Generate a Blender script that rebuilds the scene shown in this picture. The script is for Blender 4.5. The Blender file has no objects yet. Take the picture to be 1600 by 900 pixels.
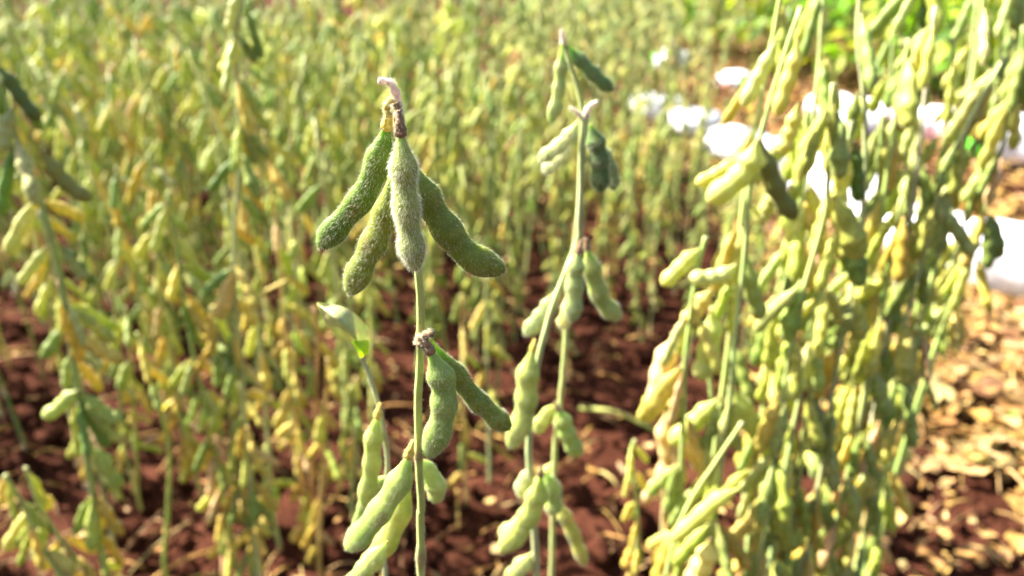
import bpy, math, random
import numpy as np
from mathutils import Vector, Matrix, Quaternion, noise

R = random.Random(11)
C = bpy.data.collections.new('field'); bpy.context.scene.collection.children.link(C)
sc = bpy.context.scene
rad = math.radians

# ------------------------------------------------------------------ camera geometry
H = 0.85
PITCH = rad(26.0)
F = 1208.0                                   # focal length in pixels of the 1600 px wide photograph
FW = Vector((0, math.cos(PITCH), -math.sin(PITCH)))
UP = Vector((0, math.sin(PITCH), math.cos(PITCH)))
CAM = Vector((0, 0, H))

def ray(px, py):
    return Vector(((px - 800) / F, 0, 0)) + UP * ((450 - py) / F) + FW
def at(px, py, D):
    """the point of the vertical plane y = D that stands at this place of the picture"""
    d = ray(px, py); return CAM + d * (D / d.y)
def ground_at(px, py):
    d = ray(px, py); return CAM + d * (-H / d.z)
def depth(px, py, D):
    return D / ray(px, py).y
def project(p):
    v = p - CAM; z = v.dot(FW)
    return 800 + F * v.x / z, 450 - F * v.dot(UP) / z

# ------------------------------------------------------------------ materials
def mat(name):
    m = bpy.data.materials.new(name); m.use_nodes = True
    nt = m.node_tree; nt.nodes.clear()
    return m, nt, nt.nodes, nt.links
def node(nt, t, **kw):
    n = nt.nodes.new(t)
    for k, v in kw.items():
        if k in n.inputs: n.inputs[k].default_value = v
        else: setattr(n, k, v)
    return n
def mixc(nt, fac, a, b, mode='MIX'):
    n = nt.nodes.new('ShaderNodeMix'); n.data_type = 'RGBA'; n.blend_type = mode
    for sock, v in ((n.inputs[0], fac), (n.inputs[6], a), (n.inputs[7], b)):
        if hasattr(v, 'is_output'): nt.links.new(v, sock)
        else: sock.default_value = v
    return n.outputs[2]
def ramp(nt, src, stops):
    n = nt.nodes.new('ShaderNodeValToRGB')
    e = n.color_ramp.elements
    while len(e) < len(stops): e.new(0.5)
    for i, (p, c) in enumerate(stops):
        e[i].position = p; e[i].color = c if len(c) == 4 else (*c, 1)
    nt.links.new(src, n.inputs[0]); return n.outputs[0]

def pod_material(name, use_sss, sheen, transl, bump=0.25):
    m, nt, N, L = mat(name)
    info = N.new('ShaderNodeObjectInfo'); tc = N.new('ShaderNodeTexCoord')
    at_t = node(nt, 'ShaderNodeAttribute', attribute_name='t')
    n1 = node(nt, 'ShaderNodeTexNoise', Scale=260.0, Detail=4.0)
    n2 = node(nt, 'ShaderNodeTexNoise', Scale=55.0, Detail=3.0)
    L.new(tc.outputs['Object'], n1.inputs['Vector']); L.new(tc.outputs['Object'], n2.inputs['Vector'])
    if name == 'pod_skin':
        n1.inputs['Scale'].default_value = 16; n2.inputs['Scale'].default_value = 3.2
    lo_ = .62 if name == 'pod_skin' else .84
    mot = ramp(nt, n1.outputs[0], [(0.3, (lo_, lo_, lo_ - .05)), (0.7, (1.15, 1.15, 1.1))])
    big = ramp(nt, n2.outputs[0], [(0.35, (.72, .80, .55)), (0.65, (1.2, 1.12, 1.1))])
    c = mixc(nt, 1.0, info.outputs['Color'], mot, 'MULTIPLY')
    c = mixc(nt, 0.8, c, big, 'MULTIPLY')
    n3 = node(nt, 'ShaderNodeTexNoise', Scale=7.0 if name == 'pod_skin' else 110.0, Detail=2.0); L.new(tc.outputs['Object'], n3.inputs['Vector'])
    c = mixc(nt, ramp(nt, n3.outputs[0], [(.64, (0, 0, 0)), (.72, (.55, .55, .55))]), c, (.22, .14, .05, 1))
    ends = ramp(nt, at_t.outputs['Fac'], [(0.0, (.85, .85, .85)), (0.05, (0, 0, 0)), (0.965, (0, 0, 0)), (1.0, (.8, .8, .8))])
    c = mixc(nt, ends, c, (.16, .085, .03, 1))
    p = node(nt, 'ShaderNodeBsdfPrincipled', Roughness=0.55)
    L.new(c, p.inputs['Base Color'])
    p.inputs['Specular IOR Level'].default_value = 0.35
    p.inputs['Sheen Weight'].default_value = sheen
    p.inputs['Sheen Roughness'].default_value = 0.35
    p.inputs['Sheen Tint'].default_value = (.95, .95, .66, 1)
    if use_sss:
        p.inputs['Subsurface Weight'].default_value = use_sss
        p.inputs['Subsurface Radius'].default_value = (.6, 1.0, .15)
        p.inputs['Subsurface Scale'].default_value = 0.006
    b = node(nt, 'ShaderNodeBump', Strength=bump, Distance=0.0008)
    L.new(n1.outputs[0], b.inputs['Height']); L.new(b.outputs[0], p.inputs['Normal'])
    out = N.new('ShaderNodeOutputMaterial')
    if transl:
        tr = N.new('ShaderNodeBsdfTranslucent')
        tcol = mixc(nt, 1.0, c, (1.5, 1.6, .7, 1), 'MULTIPLY')
        L.new(tcol, tr.inputs[0])
        mx = N.new('ShaderNodeMixShader'); mx.inputs[0].default_value = transl
        L.new(p.outputs[0], mx.inputs[1]); L.new(tr.outputs[0], mx.inputs[2]); L.new(mx.outputs[0], out.inputs[0])
    else:
        L.new(p.outputs[0], out.inputs[0])
    return m

M_HERO = pod_material('hairy_pod_skin', 0.45, 0.08, 0.16)
M_POD = pod_material('pod_skin', 0.0, 0.16, 0.26)

def stem_material(name, sheen):
    m, nt, N, L = mat(name)
    info = N.new('ShaderNodeObjectInfo'); tc = N.new('ShaderNodeTexCoord')
    mp = N.new('ShaderNodeMapping'); mp.inputs['Scale'].default_value = (400, 400, 30)
    L.new(tc.outputs['Object'], mp.inputs[0])
    n = node(nt, 'ShaderNodeTexNoise', Scale=1.0, Detail=4.0); L.new(mp.outputs[0], n.inputs['Vector'])
    n2 = node(nt, 'ShaderNodeTexNoise', Scale=18.0, Detail=3.0); L.new(tc.outputs['Object'], n2.inputs['Vector'])
    st = ramp(nt, n.outputs[0], [(0.3, (.65, .68, .55)), (0.7, (1.15, 1.12, 1.1))])
    c = mixc(nt, 1.0, info.outputs['Color'], st, 'MULTIPLY')
    br = ramp(nt, n2.outputs[0], [(0.55, (0, 0, 0)), (0.75, (.45, .45, .45))])
    c = mixc(nt, br, c, (.30, .20, .08, 1))
    at_t = node(nt, 'ShaderNodeAttribute', attribute_name='t')
    nd = ramp(nt, at_t.outputs['Fac'], [(0.0, (0, 0, 0)), (1.0, (.7, .7, .7))])
    c = mixc(nt, nd, c, (.20, .12, .045, 1))
    p = node(nt, 'ShaderNodeBsdfPrincipled', Roughness=0.6)
    p.inputs['Sheen Weight'].default_value = sheen; p.inputs['Sheen Roughness'].default_value = 0.4
    L.new(c, p.inputs['Base Color'])
    b = node(nt, 'ShaderNodeBump', Strength=0.3, Distance=0.0006)
    L.new(n.outputs[0], b.inputs['Height']); L.new(b.outputs[0], p.inputs['Normal'])
    out = N.new('ShaderNodeOutputMaterial'); L.new(p.outputs[0], out.inputs[0])
    return m
M_STEM = stem_material('stem_skin', 0.2)

def fuzz_material():
    m, nt, N, L = mat('white_fuzz')
    d = node(nt, 'ShaderNodeBsdfDiffuse', Color=(.78, .80, .62, 1))
    t = node(nt, 'ShaderNodeBsdfTranslucent', Color=(.80, .82, .62, 1))
    mx = N.new('ShaderNodeMixShader'); mx.inputs[0].default_value = .5
    L.new(d.outputs[0], mx.inputs[1]); L.new(t.outputs[0], mx.inputs[2])
    out = N.new('ShaderNodeOutputMaterial'); L.new(mx.outputs[0], out.inputs[0])
    return m
M_FUZZ = fuzz_material()

def leaf_material(name='leaf_skin', transl=.45, dry=0.0):
    m, nt, N, L = mat(name)
    info = N.new('ShaderNodeObjectInfo'); tc = N.new('ShaderNodeTexCoord')
    n = node(nt, 'ShaderNodeTexNoise', Scale=60.0, Detail=4.0); L.new(tc.outputs['Object'], n.inputs['Vector'])
    v = ramp(nt, n.outputs[0], [(0.35, (.65, .72, .5)), (0.7, (1.25, 1.15, 1.0))])
    c = mixc(nt, 1.0, info.outputs['Color'], v, 'MULTIPLY')
    at_t = node(nt, 'ShaderNodeAttribute', attribute_name='t')       # veins
    c = mixc(nt, at_t.outputs['Fac'], c, mixc(nt, 1.0, c, (1.5, 1.4, 1.5, 1), 'MULTIPLY'))
    if dry:
        n3 = node(nt, 'ShaderNodeTexNoise', Scale=170.0, Detail=5.0); L.new(tc.outputs['Object'], n3.inputs['Vector'])
        c = mixc(nt, ramp(nt, n3.outputs[0], [(.52, (0, 0, 0)), (.62, (dry, dry, dry))]), c, (.30, .22, .09, 1))
    p = node(nt, 'ShaderNodeBsdfPrincipled', Roughness=0.6); L.new(c, p.inputs['Base Color'])
    tr = N.new('ShaderNodeBsdfTranslucent')
    L.new(mixc(nt, 1.0, c, (1.6, 1.7, .5, 1), 'MULTIPLY'), tr.inputs[0])
    mx = N.new('ShaderNodeMixShader'); mx.inputs[0].default_value = transl
    L.new(p.outputs[0], mx.inputs[1]); L.new(tr.outputs[0], mx.inputs[2])
    out = N.new('ShaderNodeOutputMaterial'); L.new(mx.outputs[0], out.inputs[0])
    return m
M_LEAF = leaf_material()
M_DRYLEAF = leaf_material('dusty_leaf_skin', .14, .6)

def attr_material(name, rough, transl=0.0, sheen=0.0, nscale=120.0):
    """colour held by each piece of a merged mesh"""
    m, nt, N, L = mat(name)
    a = node(nt, 'ShaderNodeAttribute', attribute_name='Col'); tc = N.new('ShaderNodeTexCoord')
    n = node(nt, 'ShaderNodeTexNoise', Scale=nscale, Detail=5.0); L.new(tc.outputs['Object'], n.inputs['Vector'])
    v = ramp(nt, n.outputs[0], [(0.3, (.6, .58, .52)), (0.7, (1.25, 1.22, 1.2))])
    c = mixc(nt, 1.0, a.outputs['Color'], v, 'MULTIPLY')
    p = node(nt, 'ShaderNodeBsdfPrincipled', Roughness=rough); L.new(c, p.inputs['Base Color'])
    p.inputs['Specular IOR Level'].default_value = 0.25
    p.inputs['Sheen Weight'].default_value = sheen; p.inputs['Sheen Roughness'].default_value = 0.35
    b = node(nt, 'ShaderNodeBump', Strength=0.5, Distance=0.002)
    L.new(n.outputs[0], b.inputs['Height']); L.new(b.outputs[0], p.inputs['Normal'])
    out = N.new('ShaderNodeOutputMaterial')
    if transl:
        tr = N.new('ShaderNodeBsdfTranslucent'); L.new(mixc(nt, 1.0, c, (1.5, 1.5, .8, 1), 'MULTIPLY'), tr.inputs[0])
        mx = N.new('ShaderNodeMixShader'); mx.inputs[0].default_value = transl
        L.new(p.outputs[0], mx.inputs[1]); L.new(tr.outputs[0], mx.inputs[2]); L.new(mx.outputs[0], out.inputs[0])
    else:
        L.new(p.outputs[0], out.inputs[0])
    return m
M_LITTER = attr_material('dry_litter', 0.7, 0.15)
M_STAND = attr_material('far_plants', 0.6, 0.2, 0.5, 200.0)

def soil_material(name):
    m, nt, N, L = mat(name)
    tc = N.new('ShaderNodeTexCoord')
    n1 = node(nt, 'ShaderNodeTexNoise', Scale=9.0, Detail=8.0, Roughness=0.65)
    n2 = node(nt, 'ShaderNodeTexNoise', Scale=85.0, Detail=6.0, Roughness=0.7)
    n3 = node(nt, 'ShaderNodeTexNoise', Scale=1.3, Detail=4.0)
    for n in (n1, n2, n3): L.new(tc.outputs['Object'], n.inputs['Vector'])
    a = ramp(nt, n1.outputs[0], [(0.3, (.025, .0090, .0052)), (0.55, (.060, .0225, .0135)), (0.75, (.115, .049, .030))])
    g = ramp(nt, n2.outputs[0], [(0.3, (.55, .5, .5)), (0.7, (1.3, 1.25, 1.2))])
    c = mixc(nt, 1.0, a, g, 'MULTIPLY')
    w = ramp(nt, n3.outputs[0], [(0.35, (.75, .75, .75)), (0.7, (1.2, 1.15, 1.1))])
    c = mixc(nt, .8, c, w, 'MULTIPLY')
    p = node(nt, 'ShaderNodeBsdfPrincipled', Roughness=0.9); L.new(c, p.inputs['Base Color'])
    p.inputs['Specular IOR Level'].default_value = 0.02
    b = node(nt, 'ShaderNodeBump', Strength=0.8, Distance=0.008)
    L.new(n2.outputs[0], b.inputs['Height']); L.new(b.outputs[0], p.inputs['Normal'])
    out = N.new('ShaderNodeOutputMaterial'); L.new(p.outputs[0], out.inputs[0])
    return m
M_SOIL = soil_material('red_soil')

def simple_material(name, col, rough, nscale=40.0, var=0.2, transl=0.0):
    m, nt, N, L = mat(name)
    tc = N.new('ShaderNodeTexCoord')
    n = node(nt, 'ShaderNodeTexNoise', Scale=nscale, Detail=5.0); L.new(tc.outputs['Object'], n.inputs['Vector'])
    v = ramp(nt, n.outputs[0], [(0.3, (1 - var,) * 3), (0.7, (1 + var * .6,) * 3)])
    c = mixc(nt, 1.0, (*col, 1), v, 'MULTIPLY')
    p = node(nt, 'ShaderNodeBsdfPrincipled', Roughness=rough); L.new(c, p.inputs['Base Color'])
    b = node(nt, 'ShaderNodeBump', Strength=0.35, Distance=0.004)
    L.new(n.outputs[0], b.inputs['Height']); L.new(b.outputs[0], p.inputs['Normal'])
    out = N.new('ShaderNodeOutputMaterial')
    if transl:
        tr = node(nt, 'ShaderNodeBsdfTranslucent'); L.new(c, tr.inputs[0])
        mx = N.new('ShaderNodeMixShader'); mx.inputs[0].default_value = transl
        L.new(p.outputs[0], mx.inputs[1]); L.new(tr.outputs[0], mx.inputs[2]); L.new(mx.outputs[0], out.inputs[0])
    else: L.new(p.outputs[0], out.inputs[0])
    return m
M_CALYX = simple_material('dry_calyx', (.20, .11, .045), .8, 500, .5)
M_CALYX_Y = simple_material('yellow_calyx', (.55, .42, .05), .7, 500, .4)
M_FLOWER = simple_material('withered_petal', (.72, .58, .50), .8, 600, .4, .4)
M_SACK = simple_material('white_woven_plastic', (.72, .72, .75), .55, 60, .08)
M_GREEN = simple_material('green_print', (.10, .62, .03), .5, 60, .1)
M_PINK = simple_material('pink_print', (.78, .42, .45), .5, 60, .1)

# ------------------------------------------------------------------ mesh helpers
def mesh_obj(name, verts, faces, mats, parent=None, t=None, loc=None, fmat=None, smooth=True, cols=None, color=None):
    me = make_mesh(name, verts, faces, mats, t, fmat, smooth, cols)
    return link(name, me, parent, loc, color)
def make_mesh(name, verts, faces, mats, t=None, fmat=None, smooth=True, cols=None):
    me = bpy.data.meshes.new(name)
    me.from_pydata([tuple(v) for v in verts], [], faces)
    for m in (mats if isinstance(mats, (list, tuple)) else [mats]): me.materials.append(m)
    if t is not None:
        a = me.attributes.new('t', 'FLOAT', 'POINT'); a.data.foreach_set('value', np.asarray(t, dtype=np.float32))
    if cols is not None:
        a = me.attributes.new('Col', 'FLOAT_COLOR', 'POINT'); a.data.foreach_set('color', np.asarray(cols, dtype=np.float32).ravel())
    if fmat is not None: me.polygons.foreach_set('material_index', np.asarray(fmat, dtype=np.int32))
    me.polygons.foreach_set('use_smooth', np.full(len(me.polygons), smooth))
    me.update(); return me
def link(name, me, parent=None, loc=None, color=None):
    o = bpy.data.objects.new(name, me); C.objects.link(o)
    if parent is not None: o.parent = parent
    if loc is not None: o.location = loc
    if color is not None: o.color = (*color[:3], 1)
    return o
def tag(o, label=None, cat=None, group=None, kind=None):
    if label: o['label'] = label
    if cat: o['category'] = cat
    if group: o['group'] = group
    if kind: o['kind'] = kind
    return o
def empty(name, loc):
    o = bpy.data.objects.new(name, None); C.objects.link(o)
    o.location = loc; o.empty_display_size = 0.02; return o

def smoothpath(pts, n):
    """Catmull-Rom through the points"""
    P = [Vector(p) for p in pts]
    if len(P) == 2:
        return [P[0].lerp(P[1], i / (n - 1)) for i in range(n)]
    P = [P[0] * 2 - P[1]] + P + [P[-1] * 2 - P[-2]]
    segs = len(P) - 3; out = []
    for i in range(n):
        u = i / (n - 1) * segs; k = min(int(u), segs - 1); f = u - k
        a, b, c, d = P[k:k + 4]
        out.append(0.5 * ((2 * b) + (c - a) * f + (2 * a - 5 * b + 4 * c - d) * f * f + (3 * b - a - 3 * c + d) * f ** 3))
    return out

def sm(a, b, x):
    x = max(0, min(1, (x - a) / (b - a))); return x * x * (3 - 2 * x)

def pod_radius(t, seeds, amp):
    base = 0.20 + 0.66 * sm(0.02, 0.30, t)
    if seeds == 3: cs = (.30, .56, .82)
    elif seeds == 2: cs = (.42, .76)
    else: cs = (.66,)
    bump = sum(math.exp(-((t - c) / 0.085) ** 2) for c in cs)
    r = base * (1 - amp) + amp * 1.1 * bump * base
    if t > .86: r *= math.sqrt(max(0, 1 - ((t - .86) / .14) ** 2)) * .93 + .07 * (1 - (t - .86) / .14)
    return max(r, 0.03)

def tube_frames(path, facing):
    fr = []
    for i, p in enumerate(path):
        a = path[max(i - 1, 0)]; b = path[min(i + 1, len(path) - 1)]
        tan = (b - a).normalized()
        side = facing.cross(tan)
        if side.length < 1e-4: side = Vector((1, 0, 0)).cross(tan)
        side.normalize(); nrm = tan.cross(side).normalized()
        fr.append((p, tan, side, nrm))
    return fr

def pod_geometry(path, facing, width, thick, seeds, amp, seg):
    V, Fc, T = [], [], []
    fr = tube_frames(path, facing); n = len(path)
    for i, (p, tan, side, nrm) in enumerate(fr):
        t = i / (n - 1); r = pod_radius(t, seeds, amp)
        for j in range(seg):
            a = 2 * math.pi * j / seg
            x = math.cos(a); y = math.sin(a)
            y = math.copysign(abs(y) ** 1.15, y)                 # slightly keeled along both seams
            wr = r * width / 2
            bulge = pod_radius(t, seeds, amp * 1.9)
            V.append(p + side * (x * wr) + nrm * (y * bulge * thick / 2)); T.append(t)
    for i in range(n - 1):
        for j in range(seg):
            Fc.append((i * seg + j, i * seg + (j + 1) % seg, (i + 1) * seg + (j + 1) % seg, (i + 1) * seg + j))
    V.append(path[0]); T.append(0); V.append(path[-1] + fr[-1][1] * width * .05); T.append(1)
    b, e = len(V) - 2, len(V) - 1
    for j in range(seg):
        Fc.append((b, (j + 1) % seg, j)); k = (n - 1) * seg
        Fc.append((e, k + j, k + (j + 1) % seg))
    return V, Fc, T

def add_fuzz(V, Fc, T, fm, count, length, axis, rnd, width=0.000022):
    """short white hairs standing on the skin, leaning along the axis"""
    base = [Vector(v) for v in V]; faces = list(Fc)
    fm.extend([0] * (len(faces) - len(fm)))
    areas, geo = [], []
    for f in faces:
        p = [base[i] for i in f]
        nr = (p[1] - p[0]).cross(p[2] - p[0])
        if len(p) == 4: nr = (p[2] - p[0]).cross(p[3] - p[1])
        areas.append(nr.length + 1e-12); geo.append((p, nr.normalized() if nr.length > 0 else Vector((0, 0, 1))))
    for (p, nr) in rnd.choices(geo, weights=areas, k=count):
        u, v = rnd.random(), rnd.random()
        if len(p) == 4: q = p[0].lerp(p[1], u).lerp(p[3].lerp(p[2], u), v)
        else:
            if u + v > 1: u, v = 1 - u, 1 - v
            q = p[0] + (p[1] - p[0]) * u + (p[2] - p[0]) * v
        jit = Vector((rnd.gauss(0, 1), rnd.gauss(0, 1), rnd.gauss(0, 1))) * .24
        d = (nr + axis * .45 + jit).normalized(); l = length * rnd.uniform(.45, 1.25)
        s = d.cross(Vector((rnd.gauss(0, 1), rnd.gauss(0, 1), rnd.gauss(0, 1)))).normalized() * width
        m = q + d * l * .55; e = q + (d + axis * .35 + jit * .4).normalized() * l
        k = len(V); q = q - nr * 0.0001
        V.extend((q - s, q + s, m - s * .7, m + s * .7, e)); T.extend((.5,) * 5)
        Fc.append((k, k + 1, k + 3, k + 2)); Fc.append((k + 2, k + 3, k + 4)); fm.extend((1, 1))

def tube_mesh(path, radii, seg, nodes=None):
    V, Fc, T = [], [], []
    up = Vector((0.3, -1, 0.1)); fr = tube_frames(path, up); n = len(path)
    for i, (p, tan, side, nrm) in enumerate(fr):
        r = radii[i]; q = nodes[i] if nodes else 0
        for j in range(seg):
            a = 2 * math.pi * j / seg
            V.append(p + (side * math.cos(a) + nrm * math.sin(a)) * r); T.append(q)
    for i in range(n - 1):
        for j in range(seg):
            Fc.append((i * seg + j, i * seg + (j + 1) % seg, (i + 1) * seg + (j + 1) % seg, (i + 1) * seg + j))
    Fc.append(tuple(range(seg - 1, -1, -1))); Fc.append(tuple((n - 1) * seg + j for j in range(seg)))
    return V, Fc, T

# ------------------------------------------------------------------ colours
PALE = [(.31, .37, .115), (.37, .41, .15), (.26, .33, .09), (.43, .45, .18), (.20, .27, .06)]
YGREEN = [(.43, .45, .10), (.48, .49, .12), (.38, .42, .08), (.52, .50, .14)]
YELLOW = [(.54, .43, .10), (.58, .46, .14), (.52, .38, .07)]
TAN = [(.55, .38, .20), (.50, .33, .16), (.60, .43, .25)]
GREEN = [(.16, .25, .055), (.19, .28, .07), (.14, .22, .05)]
def jitter(c, a=.1):
    k = 1 + R.uniform(-a, a); return tuple(max(.01, x * k * (1 + R.uniform(-a, a) * .5)) for x in c)
def pick(mix):
    """mix: weights for green, pale, yellow-green, yellow, tan"""
    return jitter(R.choice(R.choices((GREEN, PALE, YGREEN, YELLOW, TAN), weights=mix)[0]))

# ------------------------------------------------------------------ library pods (unit length, hanging along -Z)
def lib_pod(seeds, curve, width, rings, seg, amp=.20):
    pts = [Vector((curve * math.sin(math.pi * .5 * (i / (rings - 1)) ** 1.3) * .5, 0, -i / (rings - 1))) for i in range(rings)]
    return pod_geometry(pts, Vector((0, -1, 0)), width, width * .8, seeds, amp, seg)
LIB = []
for (s, cv, w) in ((3, .25, .25), (3, -.2, .24), (3, .5, .25), (2, .2, .30), (2, -.3, .31), (3, .05, .24), (1, .15, .42)):
    V, Fc, T = lib_pod(s, cv, w, 16, 10)
    LIB.append(make_mesh('pod', V, Fc, M_POD, T))
FARLIB = [lib_pod(s, cv, w, 8, 6) for (s, cv, w) in ((3, .25, .215), (3, -.25, .22), (2, .3, .27), (3, .5, .21))]

def hang_matrix(tilt, az, spin, L):
    """hang a unit pod: leaning out by tilt towards azimuth az"""
    return Matrix.Rotation(az, 3, 'Z') @ Matrix.Rotation(-tilt, 3, 'Y') @ Matrix.Rotation(spin, 3, 'Z') @ Matrix.Scale(L, 3)

def put_pod(parent, p, tilt, az, L, color):
    me = R.choice(LIB[:6]) if R.random() > .06 else LIB[6]
    o = link('pod', me, parent, p, color)
    o.rotation_mode = 'QUATERNION'
    o.rotation_quaternion = hang_matrix(tilt, az, R.choice((0, math.pi)) + R.uniform(-.6, .6), 1).to_quaternion()
    o.scale = (L * R.uniform(.9, 1.15),) * 2 + (L,)
    return o

def leaf_geometry(L, W, fold, droop, n=9, w=6):
    V, Fc, T = [], [], []
    for i in range(n + 1):
        t = i / n
        hw = W / 2 * (math.sin(math.pi * min(1, t ** .62)) ** .8 if t < 1 else 0) * (1 - .1 * t)
        for j in range(-w, w + 1):
            s = j / w
            V.append((s * hw, t * L, fold * abs(s) * hw - droop * t * t * L + .05 * hw * math.sin(7 * t + 3 * s)))
            T.append(max(0, 1 - abs(s) * 9) if j == 0 else (.5 if (abs(s) * 4 + t * 8) % 1.6 < .25 else 0))
    k = 2 * w + 1
    for i in range(n):
        for j in range(2 * w):
            Fc.append((i * k + j, i * k + j + 1, (i + 1) * k + j + 1, (i + 1) * k + j))
    return V, Fc, T
LEAFLIB = [make_mesh('leaf', *(lambda g: (g[0], g[1], M_LEAF, g[2]))(leaf_geometry(1, w, f, d))) for (w, f, d) in ((.62, .35, .25), (.7, .2, .5), (.55, .6, .1))]

# ------------------------------------------------------------------ plants
def soy_stem(root, path_world, r0, r1, color, seg=8, node_gap=.045, fuzz=0, nodes_at=None):
    """path from the top down to the ground"""
    o0 = Vector(root.location); n = len(path_world)
    path = [Vector(p) - o0 for p in path_world]
    s = 0; radii, nodes, acc = [], [], [0]
    for i in range(1, n): acc.append(acc[-1] + (path[i] - path[i - 1]).length)
    for i in range(n):
        t = acc[i] / acc[-1]; ph = (acc[i] / node_gap) % 1; ph = min(ph, 1 - ph)
        nb = math.exp(-(ph / .09) ** 2)
        if nodes_at: nb = max(math.exp(-((acc[i] - q) / .0026) ** 2) for q in nodes_at) * 2.2
        radii.append((r0 + (r1 - r0) * t) * (1 + .22 * nb)); nodes.append(.6 * nb)
    V, Fc, T = tube_mesh(path, radii, seg, nodes)
    for i in range(n):                                             # ridges and small kinks
        k = Vector((noise.noise(Vector((acc[i] * 55, o0.x * 9, 0))), noise.noise(Vector((acc[i] * 55, 7, o0.x * 9))), 0)) * r1 * .14
        for j in range(seg):
            c = path[i]; V[i * seg + j] = c + (V[i * seg + j] - c) * (1 + .10 * math.cos(2 * math.pi * j / seg * 3)) + k
    fm = [0] * len(Fc)
    if fuzz: add_fuzz(V, Fc, T, fm, fuzz, .0011, Vector((0, 0, -1)), R)
    return mesh_obj('stem', V, Fc, [M_STEM, M_FUZZ], root, T, (0, 0, 0), fm, color=color)

def stem_path(px, D, n, bow=0.012, dd=None):
    """the stem's course given by its course in the picture; below that it drops to the soil"""
    P = [at(x, y, D + (dd[i] if dd else 0)) for i, (x, y) in enumerate(px)]
    Q = [P[0]]
    for p in P[1:]:
        if p.z < .012:
            a = Q[-1]; f = (a.z - 0) / (a.z - p.z); Q.append(a.lerp(p, f)); break
        Q.append(p)
    if Q[-1].z > .02:
        a = Q[-1]; d = (Q[-1] - Q[-2]); s = min(.25, abs(d.x) / max(1e-3, -d.z)) * (1 if d.x > 0 else -1)
        m = Vector((a.x + s * a.z * .3, a.y + R.uniform(-.01, .02), a.z * .5)); Q.append(m)
        Q.append(Vector((m.x + s * a.z * .1, m.y + R.uniform(-.01, .01), -.01)))
    else: Q[-1].z = -.01
    return smoothpath(Q, n)

def path_point(path, dist):
    for i in range(1, len(path)):
        l = (path[i] - path[i - 1]).length
        if dist <= l: return path[i - 1].lerp(path[i], dist / l)
        dist -= l
    return path[-1].copy()
def path_len(path): return sum((path[i] - path[i - 1]).length for i in range(1, len(path)))

def auto_pods(root, path, start, end, gap, per, size, mix_top, mix_low, tilt=(.2, .75)):
    o0 = Vector(root.location); Ltot = path_len(path); d = start * Ltot; az = R.uniform(0, 6.28)
    while d < end * Ltot:
        f = (d / Ltot - start) / max(.01, end - start)
        p = path_point(path, d) - o0; az += 2.4 + R.uniform(-.5, .5)
        n = max(1, int(R.gauss(per * (.92 + .2 * f), .8) + .5))
        for k in range(n):
            mix = [a + (b - a) * f for a, b in zip(mix_top, mix_low)]
            a2 = az + (k - (n - 1) / 2) * R.uniform(.7, 1.3)
            if R.random() < .25: a2 += math.pi
            off = Vector((math.cos(a2), math.sin(a2), 0)) * .004
            put_pod(root, p + off + Vector((0, 0, R.uniform(-.004, .006))), R.uniform(*tilt), a2, R.uniform(*size), pick(mix))
        d += gap * R.uniform(.75, 1.25)

def leaf_stalk(root, D, pts, r, color):
    o0 = Vector(root.location); path = smoothpath([at(x, y, D) for x, y in pts], 10)
    V, Fc, T = tube_mesh([p - path[0] for p in path], [r] * 10, 6)
    return mesh_obj('leaf_stalk', V, Fc, M_STEM, root, T, path[0] - o0, color=color)
def put_leaf(root, p, L, color, az, pitch, roll=0):
    o = link('leaf', R.choice(LEAFLIB), root, p, color)
    o.rotation_euler = (pitch, roll, az); o.scale = (L, L, L); return o

def hand_plant(label, D, px, stem_col=None, r=(.0016, .003), start=.02, end=.85, gap=.038, per=2.9, size=(.040, .054),
               top=(.1, 2, 1.5, .1, 0), low=(0, .6, 1.5, 1.4, .3), group='soybean plants near the camera', leaves=0, tilt=(.2, .75), pods=()):
    path = stem_path(px, D, 40)
    root = empty('soybean_plant', (path[-1].x, path[-1].y, 0))
    tag(root, label, 'soybean plant', group)
    soy_stem(root, path, r[0], r[1], stem_col or jitter(R.choice(((.27, .37, .09), (.32, .41, .12), (.36, .42, .17)))), 8, gap)
    for (pp, w, col, dd) in pods: hero_pod(root, D, pp, w, col, dd=dd, rings=22, seg=12, thick=.8, amp=.18, m=M_POD)
    auto_pods(root, path, start, end, gap, per, size, top, low, tilt)
    for k in range(leaves):
        p = path_point(path, path_len(path) * R.uniform(.3, .8)) - root.location
        put_leaf(root, p, R.uniform(.03, .05), jitter(R.choice(YELLOW + GREEN)), R.uniform(0, 6.28), R.uniform(-1.2, -.2))
    return root, path

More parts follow.
